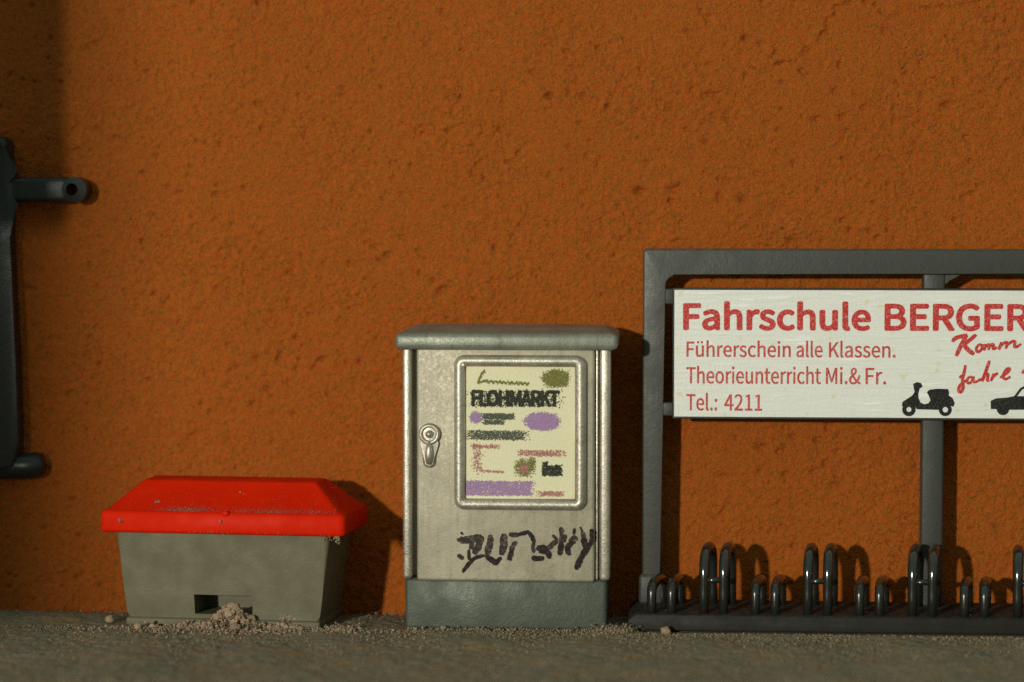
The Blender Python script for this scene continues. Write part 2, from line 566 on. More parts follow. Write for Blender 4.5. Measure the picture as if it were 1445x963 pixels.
us = [-1, (-0.128) / 0.436, 0.132 / 0.436, 1]
vs = [0, 0.06, 0.285, 1]
g = [[bm.verts.new(fx(u, v)) for u in us] for v in vs]
for j in range(3):
    for i in range(3):
        if not (i == 1 and j == 1):
            bm.faces.new((g[j][i], g[j][i + 1], g[j + 1][i + 1], g[j + 1][i]))
hole = [g[1][1], g[1][2], g[2][2], g[2][1]]
inner = [bm.verts.new(v.co + Vector((0, 0.20, 0))) for v in hole]
for k in range(4):
    bm.faces.new((hole[k], inner[k], inner[(k + 1) % 4], hole[(k + 1) % 4]))
bm.faces.new(inner)
bk0 = [bm.verts.new((s * hb, 0.17, zb)) for s in (-1, 1)]
bk1 = [bm.verts.new((s * ht, 0.185, zt)) for s in (-1, 1)]
for side, (i, b0, b1) in enumerate(((0, bk0[0], bk1[0]), (3, bk0[1], bk1[1]))):
    col = [g[j][i] for j in range(4)]
    bm.faces.new([b0] + col + [b1])
bm.faces.new((bk0[0], bk0[1], bk1[1], bk1[0]))
bm.faces.new([g[0][i] for i in range(4)] + [bk0[1], bk0[0]])
bm.faces.new([g[3][i] for i in range(4)] + [bk1[1], bk1[0]])
corner_edges = [e for e in bm.edges if all(v in [g[j][0] for j in range(4)] or v in [g[j][3] for j in range(4)] for v in e.verts)
                and abs(e.verts[0].co.x - e.verts[1].co.x) < 0.2]
bmesh.ops.bevel(bm, geom=corner_edges, offset=0.020, segments=4, profile=0.5, affect='EDGES')
from_bm('body', bm, M['bin'], binr, 0.6)
box('foot_rim', -0.426, 0.426, -0.252, 0.18, -0.004, 0.034, M['bin'], binr, 0.010, 3)
# lid: rounded rim, hipped top
lid_bm = bmesh.new()
prof = [(0.500, 0.402, 0.0), (0.522, 0.405, 0.0), (0.531, 0.416, 0), (0.532, 0.450, 0), (0.530, 0.480, 0), (0.524, 0.494, 0), (0.512, 0.499, 0),
        (0.500, 0.500, 0)]


def lid_ring(inx, iny_f, iny_b, z, r):
    x0, x1 = -0.538 + inx, 0.538 - inx
    y0, y1 = -0.262 + iny_f, 0.205 - iny_b
    return [lid_bm.verts.new((x, y, z)) for x, y in round_rect(x0, x1, y0, y1, r, 4)]


rings = [lid_ring(0.05, 0.05, 0.05, 0.398, 0.01), lid_ring(0.012, 0.012, 0.012, 0.398, 0.024), lid_ring(0.003, 0.003, 0.003, 0.404, 0.028),
         lid_ring(0, 0, 0, 0.415, 0.030), lid_ring(0.002, 0.002, 0.002, 0.478, 0.030), lid_ring(0.008, 0.008, 0.008, 0.488, 0.028),
         lid_ring(0.018, 0.018, 0.018, 0.492, 0.024), lid_ring(0.026, 0.026, 0.026, 0.494, 0.022),
         lid_ring(0.150, 0.135, 0.13, 0.606, 0.012), lid_ring(0.158, 0.145, 0.14, 0.611, 0.012), lid_ring(0.170, 0.158, 0.15, 0.6125, 0.012)]
for a, b in zip(rings[:-1], rings[1:]):
    n = len(a)
    for k in range(n):
        lid_bm.faces.new((a[k], a[(k + 1) % n], b[(k + 1) % n], b[k]))
lid_bm.faces.new(rings[-1])
lid_bm.faces.new(rings[0][::-1])
lid = from_bm('lid', lid_bm, M['lid'], binr, 0.75)
bm = bmesh.new()
bmesh.ops.create_uvsphere(bm, u_segments=12, v_segments=8, radius=0.013, matrix=Matrix.Translation((0.02, -0.260, 0.488)) @ Matrix.Diagonal((1.3, 0.7, 1, 1)))
from_bm('moulding_nub', bm, M['lid'], lid, 3.0)


_ib = bmesh.new()
bmesh.ops.create_icosphere(_ib, subdivisions=1, radius=1.0)
ICO_V = np.array([v.co[:] for v in _ib.verts])
_ib.verts.ensure_lookup_table()
ICO_F = np.array([[v.index for v in f.verts] for f in _ib.faces])
_ib.free()


def grain_object(name, pts, mat, parent, seed=1, jag=0.30):
    """pts: (x, y, z, r) -> irregular little lumps in one mesh"""
    g_ = np.random.default_rng(seed)
    A = np.array(pts, dtype=np.float64)
    n, k = len(A), len(ICO_V)
    q = g_.standard_normal((n, 4))
    q /= np.linalg.norm(q, axis=1)[:, None]
    w, x, y, z = q.T
    Rm = np.stack([1 - 2 * (y * y + z * z), 2 * (x * y - z * w), 2 * (x * z + y * w),
                   2 * (x * y + z * w), 1 - 2 * (x * x + z * z), 2 * (y * z - x * w),
                   2 * (x * z - y * w), 2 * (y * z + x * w), 1 - 2 * (x * x + y * y)], -1).reshape(n, 3, 3)
    V = ICO_V[None] * g_.uniform(0.6, 1.25, (n, 1, 3)) + g_.normal(0, jag * 0.55, (n, k, 3))
    V = np.einsum('nij,nkj->nki', Rm, V) * A[:, 3][:, None, None] + A[:, None, :3]
    Fc = (ICO_F[None] + (np.arange(n) * k)[:, None, None]).reshape(-1, 3)
    me = bpy.data.meshes.new(name)
    me.vertices.add(n * k)
    me.vertices.foreach_set('co', V.reshape(-1).astype(np.float32))
    me.loops.add(Fc.size)
    me.loops.foreach_set('vertex_index', Fc.reshape(-1).astype(np.int32))
    me.polygons.add(len(Fc))
    me.polygons.foreach_set('loop_start', np.arange(0, Fc.size, 3, dtype=np.int32))
    me.update(calc_edges=True)
    return link_mesh(name, me, mat, parent)


# dust lying in the fold of the lid and crumbs on the rim
pts = []
r = random.Random(3)
for _ in range(1700):
    c = r.choice((-0.20, -0.16, -0.13, -0.16, 0.10, 0.20, 0.30, 0.42))
    x = max(-0.5, min(0.49, r.gauss(c, 0.06)))
    up = abs(r.gauss(0, 0.010))
    pts.append((x, -0.244 + up, 0.4925 + up * 1.0, r.uniform(0.0005, 0.0015)))
for _ in range(500):
    x = r.uniform(-0.5, 0.5); t = r.random() ** 2
    pts.append((x, -0.232 + 0.1 * t, 0.4955 + 0.113 * t, r.uniform(0.0005, 0.0014)))
for cx, cy, cz, rr in ((-0.445, -0.263, 0.452, 0.009), (-0.435, -0.264, 0.446, 0.007), (0.0, -0.265, 0.455, 0.008), (-0.30, -0.205, 0.526, 0.010),
                       (-0.29, -0.203, 0.527, 0.007), (0.06, -0.16, 0.568, 0.006), (0.075, -0.165, 0.563, 0.004)):
    pts.append((cx, cy, cz, rr))
for _ in range(40):
    pts.append((r.uniform(-0.5, 0.5), -0.262, 0.408 + r.gauss(0, 0.003), r.uniform(0.0012, 0.003)))
tag(grain_object('lid_dust', pts, M['dust'], lid, 4), kind='stuff')
# moss-like crumbs under the right corner of the rim
tag(grain_object('rim_crumbs', [(0.43 + r.uniform(0, 0.08), -0.255 + r.uniform(0, 0.012), 0.388 + r.gauss(0, 0.007), r.uniform(0.002, 0.006)) for _ in range(46)], M['grain'], lid, 6), kind='stuff')


# ------------------------------------------------------------------ switch cabinet
CX, CY = 0.0, -0.29
cab = empty('switch_cabinet', (CX, CY, 0))
tag(cab, 'silver grey street switch cabinet with a flea market poster and scrawled graffiti', 'cabinet')
F = -0.21                                                     # local y of the cabinet front (world -0.50)
BK = 0.235
box('plinth', -0.434, 0.424, F + 0.006, BK - 0.005, -0.006, 0.216, M['plinth'], cab, 0.020, 4)
body = box('body', -0.430, 0.430, F + 0.055, BK, 0.214, 1.20, M['silver'], cab, 0.012, 3)


def strip(x0, x1, y0, z0, z1, bev, mat, name='side_strip'):
    bm = bmesh.new()
    add_box(bm, x0, x1, y0, F + 0.075, z0, z1, bev, 4)
    return from_bm(name, bm, mat, cab)


strip(-0.441, -0.400, F - 0.012, 0.214, 1.198, 0.015, M['bead'])
strip(0.392, 0.437, F - 0.012, 0.214, 1.198, 0.015, M['bead'])
door = box('door', -0.380, 0.372, F - 0.016, F + 0.06, 0.208, 1.196, M['silver'], cab, 0.013, 4)
# thin raised rib along the hinge side
box('door_rib', 0.376, 0.386, F + 0.004, F + 0.06, 0.216, 1.19, M['bead'], cab, 0.004, 2)
# roof: drooping rounded lip with a shallow hipped top
roof_bm = bmesh.new()


def roof_ring(ix, iy, z, rr):
    return [roof_bm.verts.new((x, y, z)) for x, y in round_rect(-0.467 + ix, 0.467 - ix, F - 0.045 + iy, BK + 0.015 - iy, rr, 4)]


rr_ = [roof_ring(0.02, 0.03, 1.192, 0.012), roof_ring(0.010, 0.010, 1.190, 0.016), roof_ring(0.002, 0.003, 1.197, 0.018), roof_ring(0.0, 0.0, 1.212, 0.018),
       roof_ring(0.0, 0.0, 1.238, 0.018), roof_ring(0.003, 0.004, 1.250, 0.018), roof_ring(0.010, 0.012, 1.257, 0.018),
       roof_ring(0.026, 0.04, 1.262, 0.02), roof_ring(0.045, 0.10, 1.276, 0.03), roof_ring(0.07, 0.14, 1.281, 0.03)]
for a, b in zip(rr_[:-1], rr_[1:]):
    n = len(a)
    for k in range(n):
        roof_bm.faces.new((a[k], a[(k + 1) % n], b[(k + 1) % n], b[k]))
roof_bm.faces.new(rr_[-1])
roof_bm.faces.new(rr_[0][::-1])
from_bm('roof', roof_bm, M['roof'], cab, 0.8)
# poster frame: rounded bead swept round a rectangle with round corners
bm = bmesh.new()
DF = F - 0.016                                                # door face
path = round_rect(-0.196, 0.313, 0.537, 1.142, 0.020, 6)
R = 0.0245
sec = [(-1.0, 0.0), (-0.95, 0.5), (-0.7, 0.9), (-0.25, 1.12), (0.25, 1.12), (0.7, 0.9), (0.95, 0.5), (1.0, 0.0), (1.0, -0.4), (-1.0, -0.4)]
cxm, czm = 0.0585, 0.8395
ringv = []
npth = len(path)
for i, (x, z) in enumerate(path):
    xa, za = path[i - 1]
    xb, zb_ = path[(i + 1) % npth]
    t = Vector((xb - xa, 0, zb_ - za)).normalized()
    nrm = Vector((t.z, 0, -t.x))
    ringv.append([bm.verts.new(Vector((x, DF, z)) + nrm * (a * R) + Vector((0, -1, 0)) * (b * R * 1.35)) for a, b in sec])
for i in range(npth):
    a, b = ringv[i], ringv[(i + 1) % npth]
    for k in range(len(sec)):
        bm.faces.new((a[k], a[(k + 1) % len(sec)], b[(k + 1) % len(sec)], b[k]))
from_bm('poster_frame', bm, M['bead'], door, 3.0)
# lock: ring, boss and drop-shaped handle
lx, lz = -0.324, 0.832
bm = bmesh.new()
outl = arc(lx, lz, 0.046, radians(-50), radians(230), 18) + arc(lx - 0.002, 0.715, 0.027, radians(190), radians(350), 8)
prism_bm(bm, outl, DF - 0.016, DF + 0.004, 0.010, 3)
lock = from_bm('lock_plate', bm, M['bead'], door, 1.0)
bm = bmesh.new()
tube_bm(bm, [(lx + 0.036 * cos(a), DF - 0.017, lz + 0.036 * sin(a)) for a in [2 * pi * k / 24 for k in range(24)]], 0.009, 8, True)
from_bm('lock_ring', bm, M['bead'], door, 3.0)
bm = bmesh.new()
bmesh.ops.create_uvsphere(bm, u_segments=14, v_segments=10, radius=0.017, matrix=Matrix.Translation((lx, DF - 0.018, lz)))
from_bm('lock_boss', bm, M['bead'], door, 3.0)
bm = bmesh.new()
tube_bm(bm, [(lx, DF - 0.014, lz - 0.035), (lx, DF - 0.020, lz - 0.06), (lx - 0.001, DF - 0.022, lz - 0.09), (lx - 0.002, DF - 0.016, lz - 0.125)], [0.012, 0.016, 0.018, 0.012], 10)
from_bm('lock_handle', bm, M['bead'], door, 3.0)

# poster
PS = 0.47 / 636.0                                             # metres per drawing unit of the poster
PX0, PZ0 = -0.184, 1.127
poster = box('poster', -0.1825, 0.2955, DF - 0.006, DF + 0.002, 0.552, 1.127, M['poster'], cab, 0)


def pp(zx, zy):
    return PX0 + (zx - 63) * PS * 1.005, PZ0 - (zy - 72) * PS * 0.985


pr_rng = random.Random(21)


def dots_mesh(name, spots, mat, parent, y):
    """printed ink as a cloud of tiny dots lying on the paper; spots: (x, z, r)"""
    vs_, fs_ = [], []
    for x, z, rad in spots:
        b = len(vs_)
        yy = y - pr_rng.uniform(0, 0.0012)
        a0 = pr_rng.uniform(0, 2)
        for k in range(5):
            a = a0 - 2 * pi * k / 5
            vs_.append((x + rad * cos(a), yy, z + rad * sin(a)))
        fs_.append(tuple(range(b, b + 5)))
    me = bpy.data.meshes.new(name)
    me.from_pydata(vs_, [], fs_)
    return link_mesh(name, me, mat, parent)


def blot(x0, x1, y0, y1, dens=1.0, soft=0.12, ell=False, rad=0.0024):
    out = []
    n = int((x1 - x0) * (y1 - y0) * 0.10 * dens)
    while len(out) < n:
        u, v = pr_rng.uniform(-1.2, 1.2), pr_rng.uniform(-1.2, 1.2)
        d = math.sqrt(u * u + v * v) if ell else max(abs(u), abs(v))
        if d > 1 + pr_rng.gauss(-soft * 0.5, soft):
            continue
        x, z = pp((x0 + x1) / 2 + u * (x1 - x0) / 2, (y0 + y1) / 2 + v * (y1 - y0) / 2)
        out.append((x, z, rad * pr_rng.uniform(0.6, 1.2)))
    return out


def dotline(pts, w, dens=1.0, rad=0.0022):
    out = []
    for (ax, ay), (bx, by) in zip(pts[:-1], pts[1:]):
        L = math.hypot(bx - ax, by - ay)
        for _ in range(max(2, int(L * w * 0.13 * dens))):
            t = pr_rng.random()
            x, z = pp(ax + (bx - ax) * t + pr_rng.gauss(0, w * 0.4), ay + (by - ay) * t + pr_rng.gauss(0, w * 0.4))
            out.append((x, z, rad * pr_rng.uniform(0.6, 1.2)))
    return out


PY = DF - 0.0072
wave = [(200 + 12 * i, 172 + 0.05 * 12 * i + (7 if i % 2 else -7)) for i in range(21)]
dots_mesh('script_line', dotline([(185, 108), (165, 140), (150, 178), (205, 165)], 9, 1.6) + dotline(wave, 8, 1.3), M['ink_olive'], poster, PY)
dots_mesh('printed_leaf', blot(514, 662, 102, 200, 1.0, 0.15, True) + blot(560, 662, 108, 195, 0.8, 0.1), M['ink_olive'], poster, PY)
dots_mesh('printed_dot', blot(105, 170, 345, 415, 0.9, 0.2, True), M['ink_purple'], poster, PY)
dots_mesh('printed_lines', blot(178, 352, 356, 390, 1.5, 0.12) + blot(185, 295, 394, 420, 1.1, 0.15), M['ink_grey'], poster, PY)
dots_mesh('printed_oval', blot(418, 610, 348, 452, 1.1, 0.10, True) + blot(445, 590, 360, 445, 0.8), M['ink_purple'], poster, PY)
dots_mesh('printed_band', blot(103, 415, 456, 508, 0.95, 0.16), M['ink_grey'], poster, PY)
dots_mesh('printed_figure', dotline([(120, 545), (268, 548)], 16, 0.8) + dotline([(140, 540), (150, 600), (140, 650), (160, 690)], 34, 0.45)
          + dotline([(165, 690), (298, 696)], 10, 0.8), M['ink_rose'], poster, PY)
dots_mesh('printed_row', blot(398, 630, 568, 602, 0.7, 0.3), M['ink_rose'], poster, PY)
dots_mesh('printed_flower', blot(362, 470, 622, 716, 0.8, 0.25, True) + blot(440, 478, 610, 660, 0.6, 0.3, True), M['ink_olive'], poster, PY)
dots_mesh('printed_flower_heart', blot(385, 440, 650, 700, 0.7, 0.3, True), M['ink_rose'], poster, PY - 0.0015)
dots_mesh('printed_block', blot(515, 626, 655, 716, 1.6, 0.08) + blot(515, 545, 635, 660, 1.0, 0.2), M['ink_black'], poster, PY)
dots_mesh('printed_bar', blot(66, 458, 748, 832, 0.95, 0.06), M['ink_purple'], poster, PY)
dots_mesh('printed_note', blot(495, 632, 806, 834, 0.8, 0.25), M['ink_rose'], poster, PY)


try:                                                          # one of Blender's own interface fonts, a plain grotesque
    import os
    FONT = bpy.data.fonts.load(os.path.join(bpy.utils.system_resource('DATAFILES'), 'fonts', 'Noto Sans CJK Regular.woff2'))
except Exception:
    FONT = None


def cap_height():
    cu = bpy.data.curves.new('cap', 'FONT')
    if FONT:
        cu.font = FONT
    cu.body = 'H'
    ob = bpy.data.objects.new('cap', cu)
    COL.objects.link(ob)
    me = bpy.data.meshes.new_from_object(ob.evaluated_get(bpy.context.evaluated_depsgraph_get()))
    top = max(v.co.y for v in me.vertices)
    bpy.data.objects.remove(ob)
    bpy.data.curves.remove(cu)
    bpy.data.meshes.remove(me)
    return top


CAP = cap_height()


def text_mesh(name, body, x0, x1, base, cap, y, mat, parent, bold=0.0, spacing=1.0):
    """flat lettering fitted to x0..x1, capitals cap high above base; bold = stroke growth in metres"""
    cu = bpy.data.curves.new(name, 'FONT')
    if FONT:
        cu.font = FONT
    cu.body = body
    cu.size = 1.0
    cu.resolution_u = 4
    cu.space_character = spacing
    ob = bpy.data.objects.new('tmp_text', cu)
    COL.objects.link(ob)
    dg = bpy.context.evaluated_depsgraph_get()
    me = bpy.data.meshes.new_from_object(ob.evaluated_get(dg))
    bpy.data.objects.remove(ob)
    bpy.data.curves.remove(cu)
    co = np.empty(len(me.vertices) * 3, dtype=np.float32)
    me.vertices.foreach_get('co', co)
    co = co.reshape(-1, 3)
    faces = [tuple(p.vertices) for p in me.polygons]
    bpy.data.meshes.remove(me)
    a, b = co[:, 0].min(), co[:, 0].max()
    sz = (cap - 2 * bold) / CAP
    X = x0 + bold + (co[:, 0] - a) * (x1 - x0 - 2 * bold) / (b - a)
    Z = base + bold + co[:, 1] * sz
    vs_, fs_ = [], []
    shifts = [(0, 0)] + ([(bold * cos(k * pi / 4), bold * sin(k * pi / 4)) for k in range(8)] if bold else [])
    for q, (dx, dz) in enumerate(shifts):                     # ink spread: the same outline shifted a hair in every direction
        for e, f in enumerate(faces):                         # every facet a hair above the last, so that none coincide
            o_ = len(vs_)
            vs_ += [(float(X[i] + dx), y - 0.00006 * q - 0.0000015 * (e % 40), float(Z[i] + dz)) for i in f]
            fs_.append(tuple(range(o_, o_ + len(f))))
    me = bpy.data.meshes.new(name)
    me.from_pydata(vs_, [], fs_)
    return link_mesh(name, me, mat, parent)


tx0, tzb = pp(112, 322)
tx1, tzt = pp(615, 214)
text_mesh('headline', 'FLOHMARKT', tx0, tx1, tzb + 0.004, tzt - tzb - 0.008, PY, M['ink_black'], poster, bold=0.0042, spacing=0.95)
dots_mesh('headline_bleed', blot(116, 612, 220, 318, 0.28, 0.10), M['ink_black'], poster, PY - 0.0004)


def ribbon(bm, pts, w, y, taper=0.35, rough=0.0, r=None):
    """brush stroke: flat band along pts (x, z) of width w"""
    P_ = []
    for (ax, az), (bx, bz) in zip(pts[:-1], pts[1:]):
        k = max(2, int(math.hypot(bx - ax, bz - az) / 0.006))
        P_ += [(ax + (bx - ax) * i / k, az + (bz - az) * i / k) for i in range(k)]
    P_.append(pts[-1])
    for _ in range(3):
        P_ = [P_[0]] + [tuple((P_[i - 1][c] + 2 * P_[i][c] + P_[i + 1][c]) / 4 for c in (0, 1)) for i in range(1, len(P_) - 1)] + [P_[-1]]
    n = len(P_)
    L, Rr = [], []
    for i, (x, z) in enumerate(P_):
        a, b = P_[max(0, i - 1)], P_[min(n - 1, i + 1)]
        t = Vector((b[0] - a[0], b[1] - a[1]))
        t = t.normalized() if t.length > 1e-9 else Vector((1, 0))
        e = min(i, n - 1 - i) / max(1, n - 1)
        hw = w / 2 * min(1, taper + e * 6 * (1 - taper))
        j1 = (r.uniform(-1, 1) * rough * w) if r else 0
        j2 = (r.uniform(-1, 1) * rough * w) if r else 0
        y -= 0.0000025
        L.append(bm.verts.new((x - t.y * (hw + j1), y, z + t.x * (hw + j1))))
        Rr.append(bm.verts.new((x + t.y * (hw + j2), y, z - t.x * (hw + j2))))
    for i in range(n - 1):
        bm.faces.new((L[i], Rr[i], Rr[i + 1], L[i + 1]))


# graffiti scrawl on the door, drawn in its own units
GS = 0.00302 / 6.283


def gp(zx, zy):
    return -0.258 + (zx) * GS, 0.488 - zy * GS


strokes = [
    (0, [(100, 218), (200, 205), (320, 178)], 46), (0, [(125, 240), (240, 225), (335, 205)], 40), (0, [(130, 150), (160, 170)], 22), (0, [(105, 350), (160, 385)], 38),
    (0, [(318, 180), (300, 260), (245, 340)], 62), (0, [(235, 220), (225, 300)], 44), (1, [(205, 300), (208, 395)], 30),
    (0, [(395, 170), (392, 260), (362, 350)], 60), (0, [(512, 158), (516, 240), (492, 350)], 66),
    (1, [(355, 350), (400, 395), (440, 425), (490, 365)], 42), (1, [(380, 370), (440, 400), (445, 440)], 40),
    (1, [(345, 352), (265, 370), (205, 425), (150, 505)], 36),
    (0, [(625, 225), (590, 270), (575, 320)], 44), (1, [(585, 305), (560, 395)], 46),
    (0, [(565, 150), (580, 175), (650, 165)], 44), (1, [(640, 165), (740, 140)], 36), (1, [(735, 145), (770, 200), (782, 235)], 36), (0, [(780, 225), (765, 270), (778, 325)], 34),
    (1, [(758, 365), (810, 380), (868, 368)], 46), (1, [(800, 295), (860, 265), (890, 300), (922, 375)], 50), (1, [(820, 310), (900, 315)], 40),
    (0, [(895, 295), (945, 240), (985, 215)], 46), (0, [(940, 165), (985, 215)], 26), (0, [(1017, 95), (1022, 200), (1015, 260)], 40), (1, [(1020, 230), (1005, 345)], 48), (0, [(1055, 160), (1040, 230)], 34),
    (1, [(1135, 105), (1128, 160)], 24), (0, [(1150, 175), (1100, 240)], 58), (1, [(1120, 225), (1065, 275), (1090, 345)], 48),
    (1, [(1183, 92), (1205, 140)], 16), (0, [(1205, 135), (1215, 200)], 40), (1, [(1210, 190), (1235, 280)], 56), (1, [(1284, 108), (1288, 200), (1265, 260)], 40),
    (1, [(1275, 235), (1200, 345), (1148, 470)], 52),
]
r = random.Random(9)
for i, (k, pts, w) in enumerate(strokes):
    bm = bmesh.new()
    ribbon(bm, [gp(*p) for p in pts], w * GS, DF - 0.0012 - 0.00012 * i - 0.001 * k, 0.55, 0.10, r)
    from_bm('graffiti_stroke', bm, M['marker' if k else 'marker_thin'], door, None)


# ------------------------------------------------------------------ bicycle stand with advertising sign
st = empty('bicycle_stand', (0.5, -0.28, 0))
tag(st, 'dark grey bicycle stand carrying a white driving school sign', 'bicycle stand')
OX, OY = 0.5, -0.28


def sbox(name, x0, x1, y0, y1, z0, z1, mat, parent=st, bev=0.010, seg=3):
    return box(name, x0 - OX, x1 - OX, y0 - OY, y1 - OY, z0, z1, mat, parent, bev, seg)


bm = bmesh.new()                                              # base rail with a chamfered left end
prism_bm(bm, [(0.508 - OX, 0.004), (2.9 - OX, 0.004), (2.9 - OX, 0.070), (0.548 - OX, 0.074), (0.512 - OX, 0.050)], -0.505 - OY, -0.090 - OY, 0.008, 3)
from_bm('base_rail', bm, M['rail'], st, 0.8)
bm = bmesh.new()                                              # left upright and top bar are one moulding with a filleted inner corner
outline = ([(0.652, 0.068), (0.653, 1.455)] + [(0.653 + 0.045 * (1 - cos(a)), 1.455 + 0.045 * sin(a)) for a in (0.4, 0.8, 1.2)] + [(0.70, 1.4985), (2.9, 1.4985), (2.9, 1.607)]
           + [(0.585, 1.609), (0.572, 1.604), (0.567, 1.590), (0.567, 0.068)])
prism_bm(bm, [(x - OX, z) for x, z in outline], -0.200 - OY, -0.110 - OY, 0.010, 3)
from_bm('frame', bm, M['steel'], st, 0.6)
sbox('post_foot', 0.553, 0.664, -0.225, -0.100, 0.068, 0.200, M['steel'], bev=0.018, seg=4)
sbox('middle_post', 1.764, 1.858, -0.190, -0.108, 0.068, 1.508, M['steel'], bev=0.012)
sbox('bracket_stub', 0.646, 0.704, -0.194, -0.135, 1.369, 1.436, M['steel'], bev=0.007)
sbox('bracket_stub', 0.646, 0.704, -0.194, -0.135, 0.886, 0.945, M['steel'], bev=0.007)
panel = sbox('sign_panel', 0.695, 2.86, -0.220, -0.192, 0.877, 1.441, M['edge'], bev=0.003, seg=1)
bmn = bmesh.new()                                              # flash of moulded plastic beside the middle post
prism_bm(bmn, [(1.850 - OX, 1.505), (1.850 - OX, 1.450), (1.880 - OX, 1.475), (1.94 - OX, 1.506)], -0.18 - OY, -0.12 - OY)
from_bm('moulding_flash', bmn, M['steel'], st, 0.5)
sheet = sbox('sign_face', 0.703, 2.855, -0.2235, -0.219, 0.887, 1.432, M['paper'], parent=panel, bev=0)
SY = -0.2250 - OY
S = 0.003012


def sp(px, py):                                               # drawing units of the sign face, origin at its upper left corner
    return 0.701 - OX + (px - 951) * S, 1.434 - (py - 409) * S * 1.016


def sign_text(name, body, x0, x1, top, base, bold, mat):
    a, zb_ = sp(x0, base)
    b, zt_ = sp(x1, top)
    return text_mesh(name, body, a, b, zb_, zt_ - zb_, SY, mat, panel, bold)


for word, x0, x1 in (('Fahrschule', 964, 1230), ('BERGER', 1249, 1452)):
    sign_text('lettering', word, x0, x1, 428, 466, 0.0052, M['red_ink'])
for top, base, words in ((482, 503.5, (('Führerschein', 969, 1117), ('alle', 1125, 1162), ('Klassen.', 1171, 1265))),
                         (518, 541, (('Theorieunterricht', 969, 1160), ('Mi.&', 1167, 1216), ('Fr.', 1223, 1252))),
                         (556, 579, (('Tel.:', 969, 1013), ('4211', 1023, 1077)))):
    for word, x0, x1 in words:
        sign_text('lettering', word, x0, x1, top, base, 0.0010, M['red_ink_thin'])


def zp(zx, zy):
    return sp(1230 + zx / 5.665, 450 + zy / 5.665)


def oval(cx, cy, rx, ry, tilt=0.3, n=14):
    return [(cx + rx * cos(a) + tilt * ry * sin(a), cy - ry * sin(a)) for a in [2 * pi * k / n + 0.6 for k in range(n + 1)]]


def script(name, strokes_, w):
    bm = bmesh.new()
    for i, pts in enumerate(strokes_):
        wi = w
        if isinstance(pts, tuple):
            pts, wi = pts
        ribbon(bm, [zp(*p) for p in pts], wi * 1.4 * S / 5.665, SY - 0.0001 * i, 0.75)
    return from_bm(name, bm, M['red_ink'], panel, None)


script('script_lettering', [
    ([(652, 178), (658, 150), (700, 138), (768, 122)], 24), ([(765, 122), (722, 195), (680, 288)], 24), ([(838, 118), (790, 160), (728, 208)], 22),
    ([(738, 198), (775, 240), (822, 276)], 26), (oval(862, 226, 22, 30), 17),
    [(888, 206), (905, 200)], [(915, 192), (900, 245)], [(903, 225), (930, 196), (948, 190), (935, 240)], [(938, 220), (962, 192), (980, 188), (966, 236), (985, 232), (1005, 215)],
    [(1040, 176), (1018, 238)], [(1024, 215), (1062, 178), (1090, 172), (1072, 230)], [(1078, 205), (1120, 170), (1150, 162), (1136, 222), (1160, 216), (1194, 190)]], 17)
script('script_lettering', [
    ([(755, 360), (748, 410), (730, 470), (738, 520), (740, 550), (716, 584), (698, 566), (706, 528), (735, 500), (765, 480)], 19), ([(708, 462), (728, 440)], 16),
    (oval(790, 478, 22, 26), 16), [(822, 448), (812, 485), (828, 502), (852, 486)],
    ([(946, 322), (920, 400), (888, 490)], 19), [(893, 468), (915, 432), (935, 420), (938, 440), (922, 490), (945, 480)],
    [(982, 424), (970, 455), (958, 486)], [(966, 462), (985, 438), (1014, 422)], [(852, 486), (884, 468)],
    [(1030, 458), (1070, 432), (1108, 398), (1108, 380), (1085, 384), (1060, 420), (1050, 455), (1066, 476), (1092, 466), (1112, 448)]], 17)
script('script_lettering', [[(1205, 425), (1222, 396), (1240, 392), (1228, 440), (1246, 436)]], 17)


def flat_poly(bm, pts, y):
    vs_ = [bm.verts.new((x, y, z)) for x, z in pts]
    for t in tessellate_polygon([[Vector((x, z, 0)) for x, z in pts]]):
        bm.faces.new([vs_[i] for i in t])


def flat_ring(bm, cx, cy, ro, ri, y, n=20):
    a = [bm.verts.new((*[zp(cx + ro * cos(t), cy + ro * sin(t))][0][:1], y, zp(cx + ro * cos(t), cy + ro * sin(t))[1])) for t in [2 * pi * k / n for k in range(n)]]
    b = [bm.verts.new((zp(cx + ri * cos(t), cy + ri * sin(t))[0], y, zp(cx + ri * cos(t), cy + ri * sin(t))[1])) for t in [2 * pi * k / n for k in range(n)]]
    for k in range(n):
        bm.faces.new((a[k], a[(k + 1) % n], b[(k + 1) % n], b[k]))


bm = bmesh.new()
flat_poly(bm, [zp(*p) for p in [(340, 510), (372, 496), (404, 504), (416, 532), (392, 548), (382, 590), (384, 625), (402, 660), (432, 672), (462, 664), (480, 640),
                                (466, 605), (450, 576), (470, 556), (530, 548), (618, 550), (628, 580), (624, 600), (655, 622), (672, 660), (664, 690), (640, 684), (598, 676), (560, 690), (545, 716), (370, 712),
                                (352, 682), (310, 668), (268, 686), (252, 690), (256, 655), (300, 625), (335, 602), (352, 575), (346, 545)]], SY)
flat_ring(bm, 308, 714, 54, 20, SY - 0.0004)
flat_ring(bm, 598, 714, 52, 22, SY - 0.0004)
from_bm('scooter_silhouette', bm, M['black_ink'], panel, None)
bm = bmesh.new()
flat_poly(bm, [zp(*p) for p in [(958, 642), (1000, 622), (1090, 615), (1145, 603), (1500, 606), (1580, 628), (1588, 690), (1540, 708), (1110, 712), (960, 706)]], SY)
flat_poly(bm, [zp(*p) for p in [(1142, 606), (1190, 540), (1225, 522), (1390, 522), (1440, 545), (1490, 608), (1462, 608), (1420, 556), (1380, 542), (1232, 540), (1205, 552), (1166, 606)]], SY - 0.0003)
flat_ring(bm, 1056, 705, 50, 3, SY - 0.0006)
